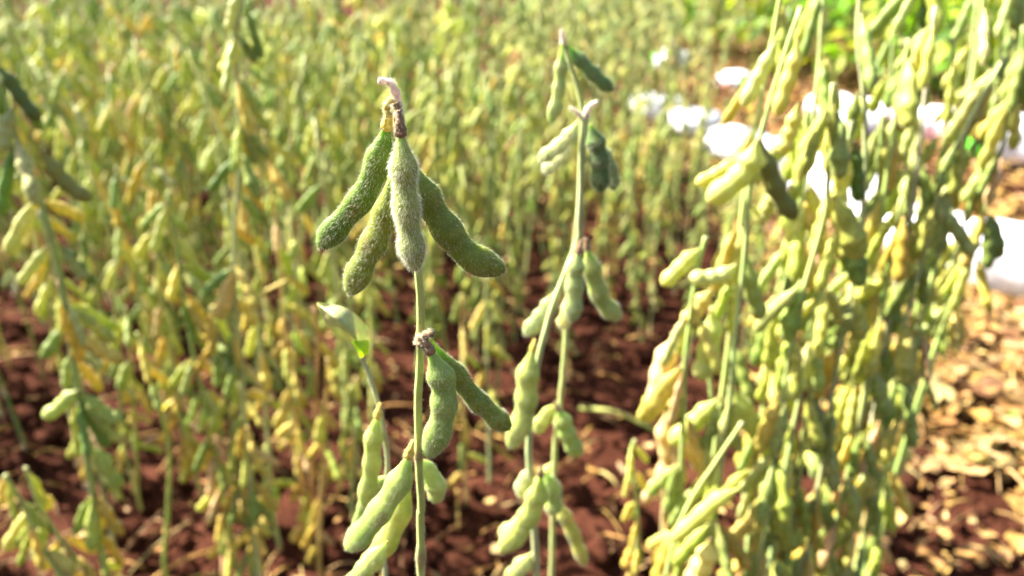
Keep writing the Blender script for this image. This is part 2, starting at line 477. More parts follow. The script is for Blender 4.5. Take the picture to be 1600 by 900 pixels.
# ---- pods placed one by one on the two plants in focus
def hero_pod(root, D, pts, wpx, color, seeds=3, thick=.62, dd=0, fuzz=0, flen=.0015, amp=.22, rings=44, seg=24, calyx=None, dtip=0, m=None):
    n = len(pts)
    P = [at(x, y, D + dd + dtip * i / (n - 1)) for i, (x, y) in enumerate(pts)]
    path = smoothpath(P, rings); mid = pts[n // 2]
    w = wpx / F * depth(mid[0], mid[1], D + dd)
    facing = (CAM - path[rings // 2]).normalized()
    facing = (facing + Vector((R.uniform(-.25, .25), 0, R.uniform(-.25, .25)))).normalized()
    o0 = Vector(root.location); base = path[0]
    V, Fc, T = pod_geometry([p - base for p in path], facing, w, w * thick, seeds, amp, seg)
    fm = [0] * len(Fc)
    axis = (path[-1] - path[0]).normalized()
    if fuzz: add_fuzz(V, Fc, T, fm, fuzz, flen, axis, R)
    o = mesh_obj('pod', V, Fc, [m or M_HERO, M_FUZZ], root, T, base - o0, fm, color=color)
    if calyx:
        d = (path[3] - path[0]).normalized()
        cp = [-d * .0035, Vector((0, 0, 0)), d * .0025, d * .0045, d * .0052]
        cV, cF, cT = tube_mesh(cp, [.0007, .0013, .0021, .0019, .0004], 10)
        cf = [0] * len(cF); add_fuzz(cV, cF, cT, cf, 220, .0013, -d, R)
        mesh_obj('calyx', cV, cF, [calyx, M_FUZZ], o, cT, (0, 0, 0), cf)
    return o

def withered_flower(root, D, pts, wpx, m=None):
    """a dried flower: a crumpled short tube ending in ragged petals"""
    o0 = Vector(root.location)
    path = smoothpath([at(x, y, D) for x, y in pts], 12); base = path[0]
    w = wpx / F * depth(*pts[0], D)
    V, Fc, T = tube_mesh([p - base for p in path], [w * .5 * (1 - .45 * i / 11) * (1 + .25 * math.sin(i * 2.1)) for i in range(12)], 9)
    for v in V: v += Vector((noise.noise(v * 900), noise.noise(v * 900 + Vector((5, 0, 0))), noise.noise(v * 900 + Vector((0, 9, 0))))) * w * .22
    fm = [0] * len(Fc)
    add_fuzz(V, Fc, T, fm, 500, .0014, (path[-1] - path[0]).normalized(), R)
    return mesh_obj('withered_flower', V, Fc, [m or M_FLOWER, M_FUZZ], root, T, base - o0, fm)

def nodes_at_y(path, ys):
    out = []
    for y in ys:
        d = 0
        for i in range(1, len(path)):
            d += (path[i] - path[i - 1]).length
            if project(path[i])[1] >= y: break
        out.append(d)
    return out

def main_plant():
    D = .245
    px = [(622, 176), (628, 250), (640, 330), (652, 420), (657, 520), (654, 620), (654, 700), (657, 790), (658, 900)]
    path = stem_path(px, D, 160)
    root = empty('soybean_plant', (path[-1].x, path[-1].y, 0))
    tag(root, 'sharp hairy green soybean plant with four dark pods fanned from its top', 'soybean plant', 'soybean plants near the camera')
    soy_stem(root, path, .0013, .0026, (.36, .44, .10), 14, .052, 7000, nodes_at_y(path, (186, 527, 704, 862)))
    g1, g2, g3 = (.105, .175, .008), (.17, .205, .020), (.26, .29, .06)
    hero_pod(root, D, [(607, 182), (596, 236), (571, 300), (531, 350), (498, 388)], 50, g1, dd=.004, fuzz=3600, flen=.0013, amp=.20, calyx=M_CALYX_Y)
    hero_pod(root, D, [(622, 232), (608, 320), (588, 370), (566, 415), (545, 461)], 52, g2, dd=.012, fuzz=3600, flen=.0013, amp=.20)
    hero_pod(root, D, [(624, 190), (630, 250), (634, 310), (641, 370), (650, 424)], 50, g3, dd=-.006, fuzz=9500, flen=.0017, thick=.8, amp=.24, calyx=M_CALYX)
    hero_pod(root, D, [(634, 236), (658, 296), (690, 348), (732, 398), (790, 425)], 58, g2, dd=.007, fuzz=3600, flen=.0013, amp=.20)
    withered_flower(root, D, [(622, 172), (620, 152), (614, 134), (603, 126), (591, 127)], 15)
    withered_flower(root, D - .003, [(618, 160), (624, 172), (627, 186)], 13, M_CALYX)
    withered_flower(root, D - .002, [(607, 184), (604, 166), (612, 157), (620, 166)], 12, M_CALYX_Y)
    # second node
    hero_pod(root, D, [(666, 536), (686, 580), (694, 620), (688, 665), (668, 716)], 52, (.25, .33, .09), seeds=3, dd=-.005, fuzz=3600, flen=.0009, amp=.20, calyx=M_CALYX)
    hero_pod(root, D, [(672, 530), (704, 575), (742, 622), (770, 648), (797, 672)], 42, g2, dd=.004, fuzz=3600, flen=.0011, amp=.20)
    withered_flower(root, D - .004, [(655, 540), (662, 526), (676, 520)], 18, M_CALYX)
    # third node
    hero_pod(root, D, [(642, 700), (628, 745), (600, 790), (570, 828), (540, 860)], 48, (.30, .38, .10), dd=-.004, fuzz=3000, flen=.0009, amp=.20, calyx=M_CALYX_Y)
    hero_pod(root, D, [(640, 730), (628, 790), (608, 840), (585, 872), (575, 892)], 44, (.42, .45, .10), dd=.02, fuzz=2500, flen=.0009)
    hero_pod(root, D, [(652, 715), (668, 735), (681, 760), (680, 786)], 40, (.40, .44, .13), seeds=1, dd=.03, fuzz=2500, flen=.0009)
    hero_pod(root, D, [(606, 846), (586, 872), (562, 898), (536, 930)], 36, (.36, .42, .10), dd=.01, fuzz=2500, flen=.0009)
    return root
main_plant()

def leafy_sprig():
    D = .305
    px = [(560, 548), (574, 580), (588, 620), (598, 670), (605, 720), (602, 780), (600, 850), (602, 900)]
    path = stem_path(px, D, 40)
    root = empty('soybean_plant', (path[-1].x, path[-1].y, 0))
    tag(root, 'thin soybean plant with one small dusty leaf on top, behind the sharp plant', 'soybean plant', 'soybean plants near the camera')
    soy_stem(root, path, .0011, .002, (.36, .40, .20), 10, .05, 2500)
    o0 = Vector(root.location)
    # the blade: outline in the picture with real depth, folded along the midrib
    mid = [at(566, 556, D), at(556, 530, D - .006), at(530, 500, D - .008), at(494, 473, D)]
    left = [at(556, 552, D), at(536, 538, D + .006), at(510, 508, D + .004), at(494, 474, D)]
    right = [at(577, 545, D + .003), at(577, 516, D + .010), at(545, 483, D + .006), at(495, 472, D)]
    ms, ls, rs = smoothpath(mid, 14), smoothpath(left, 14), smoothpath(right, 14)
    V, Fc, T = [], [], []
    for i in range(14):
        for k in range(9):
            f = (k - 4) / 4
            p = ms[i].lerp(rs[i], f) if f > 0 else ms[i].lerp(ls[i], -f)
            bul = math.sin(abs(f) * math.pi) * .0012 * math.sin(i * .9)
            V.append(p - o0 + Vector((0, -bul, bul))); T.append(1 if k == 4 else (.5 if (i + abs(k - 4)) % 3 == 0 else 0))
    for i in range(13):
        for k in range(8): Fc.append((i * 9 + k, i * 9 + k + 1, i * 9 + k + 10, i * 9 + k + 9))
    lf = mesh_obj('leaf', V, Fc, M_DRYLEAF, root, T, (0, 0, 0), color=(.31, .36, .18))
    a_, b_, c_, d_ = at(549, 533, D - .009), at(577, 531, D - .006), at(576, 552, D - .008), at(563, 560, D - .01)
    V, Fc, T = [], [], []
    for i in range(7):
        for k in range(7):
            u, v = i / 6, k / 6
            q = a_.lerp(b_, u).lerp(d_.lerp(c_, u), v); V.append(q - o0 + Vector((0, -.0016 * math.sin(u * math.pi) * math.sin(v * math.pi), 0))); T.append(.5 if (i + k) % 3 == 0 else 0)
    for i in range(6):
        for k in range(6): Fc.append((i * 7 + k, i * 7 + k + 1, i * 7 + k + 8, i * 7 + k + 7))
    tag(mesh_obj('leaf_fold', V, Fc, M_LEAF, lf, T, (0, 0, 0), color=(.24, .40, .02)), 'bright green folded base of the leaf')
    hero_pod(root, D, [(592, 640), (583, 690), (580, 740), (567, 792)], 34, (.38, .42, .13), fuzz=2500, flen=.0009, dd=-.005, calyx=M_CALYX_Y)
    hero_pod(root, D, [(606, 742), (585, 760), (566, 800), (558, 835)], 26, (.34, .40, .14), fuzz=1500, flen=.0009)
    return root
leafy_sprig()

def second_plant():
    D = .40
    px = [(914, 178), (909, 250), (906, 340), (902, 380), (872, 455), (846, 540), (832, 620), (826, 700), (832, 790), (838, 900)]
    path = stem_path(px, D, 60)
    root = empty('soybean_plant', (path[-1].x, path[-1].y, 0))
    tag(root, 'slightly blurred soybean plant with white dry tuft and one dark green pod on top', 'soybean plant', 'soybean plants near the camera')
    soy_stem(root, path, .0017, .003, (.33, .40, .17), 12, .06, 3500)
    q = dict(fuzz=4000, flen=.0014)
    hero_pod(root, D, [(906, 186), (888, 214), (866, 234), (842, 250)], 28, (.36, .39, .14), **q)
    hero_pod(root, D, [(900, 206), (880, 240), (862, 258), (848, 268)], 24, (.40, .42, .2), dd=.02, **q)
    hero_pod(root, D, [(922, 194), (932, 225), (938, 262), (938, 302)], 36, (.065, .13, .010), dd=-.006, **q)
    hero_pod(root, D, [(926, 210), (946, 245), (956, 270), (958, 298)], 26, (.20, .27, .09), dd=.012, **q)
    withered_flower(root, D, [(914, 186), (918, 172), (926, 163), (934, 160)], 12)
    withered_flower(root, D, [(910, 184), (900, 174), (890, 168)], 7)
    hero_pod(root, D, [(906, 384), (899, 420), (897, 460), (893, 504)], 34, (.30, .37, .13), dd=-.008, calyx=M_CALYX, **q)
    hero_pod(root, D, [(916, 380), (926, 425), (942, 470), (970, 500)], 36, (.33, .36, .10), dd=.004, calyx=M_CALYX, **q)
    hero_pod(root, D, [(872, 450), (856, 480), (840, 500), (820, 524)], 30, (.30, .37, .12), dd=.006, **q)
    hero_pod(root, D, [(892, 450), (890, 475), (882, 500), (876, 512)], 26, (.50, .45, .08), dd=.015, seeds=2, **q)
    hero_pod(root, D, [(834, 538), (824, 590), (820, 640), (796, 702)], 42, (.38, .43, .11), dd=-.006, calyx=M_CALYX_Y, **q)
    hero_pod(root, D, [(846, 736), (838, 780), (818, 820), (782, 864)], 42, (.40, .45, .10), dd=-.012, calyx=M_CALYX, **q)
    hero_pod(root, D, [(832, 732), (822, 745), (816, 760), (818, 776)], 28, (.42, .45, .18), seeds=1, **q)
    hero_pod(root, D, [(850, 738), (862, 760), (866, 785), (862, 805)], 34, (.36, .42, .10), seeds=2, dd=.006, **q)
    hero_pod(root, D, [(835, 800), (815, 815), (798, 825), (780, 836)], 26, (.50, .47, .12), dd=.02, seeds=2, **q)
    hero_pod(root, D, [(868, 780), (884, 810), (900, 845), (914, 884)], 26, (.48, .44, .08), dd=.02, **q)
    hero_pod(root, D, [(838, 860), (815, 885), (800, 905), (796, 930)], 34, (.40, .44, .12), **q)
    return root
second_plant()

def third_plant():
    D = .46
    px = [(880, 66), (890, 100), (904, 140), (909, 200), (903, 330), (892, 420), (884, 520), (878, 600), (868, 690), (864, 800), (862, 900)]
    path = stem_path(px, D, 60)
    root = empty('soybean_plant', (path[-1].x, path[-1].y, 0))
    tag(root, 'soybean plant behind the white tufted one, two top pods spread in a V', 'soybean plant', 'soybean plants near the camera')
    soy_stem(root, path, .0012, .003, (.36, .42, .13), 10, .06, 1500)
    q = dict(fuzz=1500, flen=.0014)
    hero_pod(root, D, [(878, 68), (877, 110), (872, 150), (860, 194)], 25, (.36, .40, .16), dd=-.004, **q)
    hero_pod(root, D, [(886, 70), (908, 96), (934, 122), (958, 142)], 27, (.13, .20, .06), **q)
    withered_flower(root, D, [(880, 70), (879, 56), (877, 46)], 9)
    hero_pod(root, D, [(866, 632), (856, 645), (846, 660), (840, 678)], 28, (.42, .44, .11), seeds=1, **q)
    hero_pod(root, D, [(870, 634), (880, 660), (890, 685), (906, 714)], 34, (.34, .41, .12), dd=-.01, calyx=M_CALYX, **q)
    hero_pod(root, D, [(866, 720), (852, 742), (838, 770), (832, 800)], 28, (.4, .43, .12), dd=.01, **q)
    return root
third_plant()

# ---- plants round them, each with its own course
P1 = dict(size=(.045, .060), per=2.5, gap=.054, top=(.05, 1.4, 2, .3, 0), tilt=(.1, .45))
rightg = 'dense blurred soybean plants on the right'
right = [
 ('tall right-leaning soybean plant with one dark and one fat pale pod at a node', .50, [(1252, 10), (1222, 100), (1192, 200), (1172, 290), (1164, 400), (1150, 520), (1138, 640), (1122, 760), (1105, 900)], dict(start=.36, pods=[
   ([(1184, 218), (1170, 255), (1146, 285), (1104, 316)], 46, (.42, .44, .13), -.01), ([(1187, 216), (1200, 262), (1218, 305), (1244, 344)], 36, (.17, .19, .05), -.004),
   ([(1160, 245), (1135, 262), (1112, 276), (1086, 288)], 26, (.50, .48, .14), .01), ([(1246, 62), (1240, 100), (1226, 140), (1214, 182)], 30, (.48, .45, .12), -.008),
   ([(1214, 60), (1196, 100), (1180, 130), (1160, 168)], 28, (.40, .42, .18), .008), ([(1248, 160), (1240, 190), (1232, 215), (1222, 242)], 30, (.46, .43, .13), .01),
   ([(1172, 320), (1190, 340), (1200, 318), (1208, 308)], 26, (.48, .48, .16), .012), ([(1168, 400), (1172, 440), (1180, 470), (1190, 500)], 32, (.28, .33, .09), .006)])),
 ('pale soybean stem running up beside the leaning plant to the top edge of the photo', .56, [(1222, -20), (1208, 60), (1192, 140), (1176, 230), (1160, 330), (1148, 470), (1130, 600)], dict(per=1.6)),
 ('soybean plant with a leaning top pod, left edge of the dense right-hand plants', .60, [(1102, 370), (1090, 420), (1078, 500), (1070, 580), (1066, 700), (1060, 860)], dict(start=.1, pods=[([(1094, 388), (1075, 405), (1056, 425), (1034, 446)], 30, (.44, .46, .13), 0), ([(1152, 412), (1130, 428), (1104, 434), (1076, 434)], 30, (.48, .50, .20), -.01), ([(1112, 452), (1098, 470), (1084, 490), (1066, 506)], 32, (.50, .42, .13), .004)], top=(0, 1, 1.2, 1, .5), low=(0, .4, 1, 1.2, 1.4))),
 ('tan drying soybean plant whose papery pods hang beside the bare red soil', .66, [(1052, 520), (1046, 560), (1044, 640), (1040, 720), (1036, 820)], dict(start=.2, pods=[([(1058, 522), (1040, 560), (1030, 600), (1024, 645)], 42, (.60, .46, .26), -.008), ([(1042, 640), (1040, 680), (1046, 720), (1030, 760)], 38, (.58, .42, .2), 0)], top=(0, 0, .3, 1, 2.2), low=(0, .2, .8, 1, 1.5), stem_col=(.42, .33, .13))),
 ('small soybean sprout with a white tip and few yellow-green pods at the soil gap', .56, [(992, 688), (985, 710), (992, 760), (996, 830), (990, 900)], dict(per=1.2, size=(.026, .036), top=(0, .4, 2, 1, 0), gap=.03)),
 ('soybean plant with long bright yellow pods crowded low at the bottom edge', .47, [(1160, 660), (1120, 720), (1075, 790), (1050, 860), (1040, 910)], dict(start=.3, pods=[([(1158, 762), (1120, 782), (1086, 812), (1048, 846)], 30, (.46, .47, .12), -.01), ([(1110, 842), (1104, 868), (1092, 890), (1080, 922)], 42, (.56, .50, .17), -.012)], top=(0, .6, 2, 1, 0), low=(0, .2, 1.5, 2, .2), per=3.2)),
 ('soybean plant with tightly packed pale pods, second tall stem right of the dark pod', .60, [(1302, 130), (1296, 230), (1290, 330), (1262, 430), (1236, 540), (1218, 660), (1200, 800)], {}),
 ('soybean plant whose straight green stem crosses in front of the white sacks', .64, [(1330, 190), (1322, 280), (1312, 360), (1290, 440), (1262, 560), (1238, 680), (1216, 800)], dict(per=2, stem_col=(.30, .41, .14))),
 ('soybean plant with a green bent stem, its pods hanging against the second white sack', .58, [(1262, 170), (1256, 250), (1246, 350), (1224, 450), (1204, 560), (1186, 690), (1170, 840)], dict(per=2.2)),
 ('soybean plant with silvery upper pods reaching the top edge above the green print', .66, [(1345, -20), (1340, 60), (1350, 150), (1352, 260), (1344, 380), (1322, 500), (1300, 620), (1280, 760)], dict(top=(.2, 3, .6, 0, 0))),
 ('soybean plant leaning left across the green printed sack with yellow-green pods', .70, [(1420, 60), (1408, 150), (1392, 240), (1376, 340), (1360, 440), (1340, 560), (1312, 700)], {}),
 ('soybean plant with greyish dry upper stem among the right-hand plants', .74, [(1462, 10), (1450, 110), (1440, 200), (1428, 300), (1410, 400), (1390, 500), (1370, 620)], dict(stem_col=(.42, .40, .28), top=(.2, 2.5, .8, 0, .4))),
 ('soybean plant with two drooping pods above the corner of the large white sack', .78, [(1490, 60), (1482, 160), (1472, 260), (1458, 360), (1436, 470), (1412, 580), (1400, 660)], dict(top=(.2, 2, 1.5, .3, .2))),
 ('slanting pale soybean stem near the top right corner with hanging round pods', .72, [(1570, 90), (1530, 160), (1500, 220), (1470, 290), (1448, 380), (1420, 480), (1392, 600)], dict(top=(.2, 3, 1, 0, 0))),
 ('soybean plant hanging free at the far right edge above the green print', .80, [(1600, 40), (1590, 120), (1568, 220), (1552, 280), (1520, 400), (1470, 520), (1430, 640)], dict(end=.38, per=3.2, top=(.1, 2, 1.6, .2, 0))),
 ('brownish soybean plant at the outer end of the dense plants beside the straw', .84, [(1446, 260), (1438, 340), (1420, 440), (1400, 540), (1384, 640), (1370, 720)], dict(top=(0, 1, 1.5, 1, .6), low=(0, .3, 1, 1.6, 1), stem_col=(.36, .30, .10))),
 ('soybean plant thick with yellow-green pods, just left of the brownish stem', .74, [(1378, 180), (1374, 280), (1360, 380), (1340, 480), (1322, 590), (1300, 720)], dict(per=3.2)),
 ('soybean plant low in the dense group with chubby pale green pods over the soil', .66, [(1290, 430), (1284, 500), (1272, 580), (1258, 680), (1240, 800)], dict(per=3, top=(0, 2, 1.6, .3, 0))),
 ('soybean plant with one long yellow pod, in front of the pale chubby pods', .58, [(1240, 360), (1236, 440), (1222, 540), (1210, 640), (1192, 760), (1176, 880)], dict(per=2.6, top=(0, 1.4, 1.6, .8, 0))),
 ('short soybean plant half hidden among yellow pods near the bottom right soil', .70, [(1230, 640), (1226, 700), (1218, 780), (1206, 860)], dict(per=3.2, top=(0, .5, 2, 1.6, .2))),
 ('soybean plant with mixed green and yellow pods in front of the tan dry one', .54, [(1112, 480), (1108, 560), (1112, 640), (1104, 740), (1092, 860)], dict(per=3.2, start=.3, pods=[([(1112, 484), (1112, 520), (1104, 560), (1094, 594)], 42, (.42, .46, .16), -.01), ([(1124, 622), (1100, 645), (1076, 668), (1046, 694)], 36, (.40, .43, .12), -.01), ([(1146, 606), (1162, 640), (1178, 668), (1202, 694)], 40, (.38, .42, .13), -.005)], top=(0, 1.6, 1.4, .4, 0))),
 ('soybean plant with upright crowded nodes in the middle of the right-hand mass', .68, [(1408, 310), (1396, 400), (1376, 500), (1352, 610), (1330, 720)], dict(per=3, top=(0, 1.6, 1.8, .5, 0))),
 ('soybean plant with pods dangling over the straw edge, right of the crowded nodes', .88, [(1500, 230), (1492, 310), (1474, 400), (1456, 490), (1440, 570)], dict(per=2.8, top=(.1, 1.8, 1.6, .2, .1))),
 ('tall soybean plant whose pods hang high between two leafy bright green plants', .90, [(1400, -40), (1396, 60), (1388, 170), (1372, 290), (1352, 420), (1336, 560)], dict(per=2.6, top=(.3, 2.4, 1, 0, 0))),
 ('soybean plant reaching out of the top right corner with grey green pods', .74, [(1540, -30), (1530, 60), (1514, 160), (1494, 270), (1470, 380), (1440, 500), (1420, 600)], dict(per=2.4, top=(.3, 3, .6, 0, .2))),
 ('soybean plant with pods dangling from the top edge, left of the silvery upper pods', .74, [(1290, -60), (1284, 40), (1276, 140), (1262, 260), (1246, 400), (1230, 560)], dict(per=3.2, top=(.2, 2.4, 1.2, .1, 0))),
 ('soybean plant at the top edge above the middle sacks, pods mixed grey and pale green', .80, [(1450, -70), (1442, 40), (1430, 150), (1412, 280), (1390, 430), (1370, 580)], dict(per=3.4, top=(.4, 2.6, .8, 0, 0))),
 ('soybean plant filling the top right corner with crowded drooping pods', .84, [(1592, -60), (1574, 50), (1552, 150), (1526, 270), (1496, 400), (1460, 560)], dict(per=3.4, end=.5, top=(.3, 2.6, 1, 0, 0))),
 ('soybean plant near the right border behind the slanting pale stem', .86, [(1530, -40), (1522, 60), (1508, 170), (1486, 300), (1460, 440), (1436, 580)], dict(per=3.0, end=.6, top=(.3, 2.4, 1, .1, 0))),
]
for (lb, D, px, kw) in right: hand_plant(lb, D * .86 if .585 < D < .82 else D, px, group=rightg, **{**P1, **kw})

leftg = 'blurred soybean plants on the left'
left = [
 ('soybean plant on the far left with dark and white-edged pods crossing the left border', .62, [(-8, 90), (20, 200), (62, 310), (92, 420), (108, 520), (122, 620), (140, 740), (166, 900)], dict(top=(1.4, 2, .4, 0, 0), low=(.1, .8, 1.4, 1.8, 0), stem_col=(.24, .34, .09), r=(.002, .0042), size=(.046, .062), per=2.4, gap=.05, pods=[
   ([(-8, 98), (16, 128), (38, 160), (62, 190)], 27, (.10, .14, .03), -.01), ([(64, 235), (88, 268), (112, 294), (144, 312)], 30, (.22, .22, .05), -.008),
   ([(22, 165), (13, 190), (9, 212), (5, 236)], 25, (.33, .38, .18), -.005), ([(72, 385), (60, 405), (46, 424), (30, 446)], 22, (.36, .38, .16), -.006),
   ([(92, 385), (108, 405), (122, 424), (138, 436)], 21, (.30, .32, .10), 0), ([(122, 518), (144, 536), (166, 552), (194, 562)], 25, (.50, .40, .09), -.006),
   ([(122, 610), (106, 622), (90, 638), (66, 652)], 27, (.32, .38, .12), -.01), ([(128, 612), (150, 634), (170, 650), (194, 653)], 28, (.30, .36, .09), -.004)])),
 ('short yellow soybean plant cut off by the bottom left corner', .58, [(8, 742), (36, 790), (64, 850), (100, 905)], dict(top=(0, .6, 1, 2.2, .2), low=(0, .3, 1, 2.2, .2), r=(.002, .0035), gap=.034, size=(.032, .044), per=2.8)),
 ('second stem of the yellow corner plant, leaning right past its pods', .60, [(40, 730), (62, 790), (100, 850), (146, 910)], dict(top=(0, .6, 1, 2, 0), low=(0, .3, 1, 2, .2), per=2.6, gap=.035)),
 ('thin bare bright green soybean stem bowing left of the middle gap, pods only above', .72, [(214, 520), (226, 570), (250, 640), (264, 710), (262, 800), (256, 880)], dict(stem_col=(.30, .42, .05), end=.12, per=1.5, top=(0, 1, 1, 2, .2))),
 ('soybean plant with yellow-green top pods hanging under the top edge', .76, [(384, -20), (366, 60), (372, 150), (374, 260), (366, 360), (368, 470), (378, 600), (392, 760), (404, 900)], dict(top=(.8, 2, .6, .3, 0), low=(0, .5, 1, 2, .4), r=(.002, .004), pods=[([(370, 58), (364, 80), (356, 98), (346, 116)], 22, (.45, .42, .10), -.005), ([(374, 56), (384, 72), (392, 84), (402, 98)], 18, (.16, .20, .04), 0), ([(374, -14), (366, 10), (362, 30), (356, 50)], 20, (.38, .40, .18), 0), ([(378, 190), (386, 215), (394, 236), (400, 258)], 20, (.24, .26, .08), 0)])),
 ('soybean plant with bright green lower pods, right of the thin bowing stem', .78, [(262, 300), (278, 400), (292, 500), (312, 600), (336, 700), (352, 800)], dict(stem_col=(.22, .36, .08), top=(.2, 1.6, 1, .4, 0), low=(0, .8, 1, 1.4, .3))),
 ('soybean plant with a long yellow upright stem left of the sharp plant', .95, [(412, 205), (420, 270), (430, 340), (438, 420), (444, 520), (456, 620), (470, 740)], dict(stem_col=(.55, .40, .10), per=1.2, top=(0, .6, 1, 1.6, .5), low=(0, .3, .8, 2, 1))),
 ('orange brown drying soybean plant standing between the yellow stem and the sharp plant', .84, [(492, 480), (496, 560), (492, 640), (488, 740), (484, 840)], dict(stem_col=(.42, .24, .06), per=1.8, top=(0, .2, .8, 2, 1), low=(0, 0, .4, 2, 1.2))),
 ('soybean plant with small pods and one orange leaf at the left, behind the thick stem', .95, [(232, 240), (240, 330), (246, 420), (262, 520), (276, 620), (290, 700)], dict(leaves=2, top=(.2, 2, 1, .4, 0))),
 ('slim soybean plant just right of the far left plant, pods ripening yellow', .86, [(60, 330), (84, 420), (106, 520), (130, 620), (150, 720)], dict(per=2, top=(.2, 1.5, 1, 1, .2), low=(0, .3, 1, 2, .3))),
 ('soybean plant with dark leaf-like pods beside a yellow leaf stalk', .86, [(350, 320), (380, 420), (400, 480), (408, 560), (416, 660), (424, 760)], dict(per=1.8, leaves=1, top=(1.2, 1.4, .6, .4, 0), low=(0, .4, 1, 1.6, .6))),
 ('soybean plant on a dark olive stem whose lowest pods are pale yellow', .78, [(330, 480), (344, 560), (356, 640), (372, 740), (388, 840)], dict(stem_col=(.16, .19, .05), per=2.4, top=(0, .8, 1, 1.6, .2), low=(0, .5, 1, 2, .3))),
 ('thin soybean plant in the soil gap between the far left plant and the bowing stem', 1.0, [(182, 260), (184, 360), (180, 460), (186, 560), (190, 660)], dict(per=2, top=(.2, 1.6, 1, .6, .2))),
 ('low soybean plant with small pale pods near the gap left of the sharp plant', .98, [(532, 520), (534, 580), (536, 640), (538, 720)], dict(per=2, size=(.03, .042))),
 ('soybean plant with a yellow cluster of leaves low behind the green leaf sprig', 1.05, [(470, 330), (468, 420), (462, 520), (458, 620)], dict(per=2, leaves=2, top=(.1, 1, 1, 1.4, .3))),
 ('slender golden stem close left of the leaf sprig, reaching the bottom of the photo', .80, [(512, 560), (508, 660), (502, 760), (498, 880)], dict(stem_col=(.50, .34, .07), per=.9, top=(0, .3, 1, 2, .6), low=(0, .2, .6, 2, 1))),
 ('slender golden stem with few pods under the long yellow upright stem', .84, [(452, 520), (462, 640), (472, 760), (476, 850)], dict(stem_col=(.48, .30, .06), per=1.2, top=(0, .3, .8, 2, .8), low=(0, .2, .6, 2, 1))),
 ('thin green soybean plant in the gap under the leaf sprig', .92, [(556, 590), (554, 680), (550, 780)], dict(stem_col=(.30, .36, .09), per=1.2, size=(.03, .042))),
 ('thin golden soybean plant just right of the sharp stem, behind its middle pods', .96, [(722, 460), (722, 560), (724, 660), (726, 740)], dict(stem_col=(.46, .34, .08), per=1.6, top=(0, .8, 1.2, 1.2, .4))),
 ('thin soybean plant between the sharp plant and the white-tufted plant', 1.02, [(760, 430), (760, 520), (762, 620), (764, 690)], dict(per=1.8, top=(.1, 1.2, 1.2, .6, .3))),
 ('thin yellowing soybean plant right behind the stem of the bowing plant', .94, [(196, 480), (204, 560), (210, 650), (214, 740)], dict(stem_col=(.36, .38, .09), per=1.6)),
]
for (lb, D, px, kw) in left:
    rt, _ = hand_plant(lb, D, px, group=leftg, **kw)
    if 'yellow leaf stalk' in lb: leaf_stalk(rt, D, [(392, 468), (370, 474), (345, 478), (326, 480)], .0018, (.55, .45, .08)); leaf_stalk(rt, D, [(394, 466), (420, 452), (448, 438)], .0018, (.55, .42, .07))

# ------------------------------------------------------------------ the stand behind
N_far = [0]
class Proto:
    """a field plant: a stem and its pods, built once and copied with its parts"""
    def __init__(s, seed, near):
        r = random.Random(seed); h = .62
        lean = Vector((r.uniform(-.05, .05), r.uniform(-.05, .05), 0))
        bend = Vector((r.uniform(-.03, .03), r.uniform(-.03, .03), 0))
        pts = [Vector((0, 0, h)) + lean, Vector((0, 0, h * .66)) + lean * .6 + bend, Vector((0, 0, h * .33)) + lean * .3 + bend * .6, Vector((0, 0, -.01))]
        s.path = smoothpath(pts, 20)
        radii = [.0018 + .0018 * i / 19 for i in range(20)]
        s.stem = make_mesh('stem', *(lambda g: (g[0], g[1], M_STEM, g[2]))(tube_mesh(s.path, radii, 6, [0] * 20)))
        s.stem_raw = tube_mesh(s.path, radii, 4, [0] * 20)
        s.items = []                                   # node position, height fraction, pods (tilt, azimuth, spin, length, variant)
        d = .004; az = r.uniform(0, 6.28); L = path_len(s.path)
        while d < (.80 if near else .60) * L:
            az += 2.4 + r.uniform(-.6, .6); pods = []
            for k in range(r.choice((3, 3, 4, 4, 5) if not near else (1, 2, 2, 3, 3))):
                pods.append((r.uniform(.12, .7), az + r.uniform(-1.2, 1.2) + (math.pi if r.random() < .3 else 0), r.uniform(-.6, .6) + r.choice((0, math.pi)), r.uniform(.040, .055), r.randrange(4)))
            s.items.append((path_point(s.path, d), d / L, pods))
            d += r.uniform(.032, .052)
        s.clusters = []
        for (p, f, pods) in s.items:
            V, Fc, T = [], [], []
            for (ti, az, sp, L_, k) in pods:
                v, fc, t = FARLIB[k]; m = hang_matrix(ti, az, sp, L_); o = len(V); off = Vector((math.cos(az), math.sin(az), 0)) * .004
                V += [m @ Vector(q) + off for q in v]; Fc += [tuple(i + o for i in q) for q in fc]; T += t
            s.clusters.append(make_mesh('pod_cluster', V, Fc, M_POD, T))

NEAR = [Proto(100 + i, True) for i in range(7)]
FAR = [Proto(200 + i, False) for i in range(9)]
mixes = {'pale green': (.3, 3, .8, .05, .05), 'yellow-green': (.3, 1.5, 1.7, .2, .03), 'yellowing': (.1, .8, 1.6, .8, .25)}

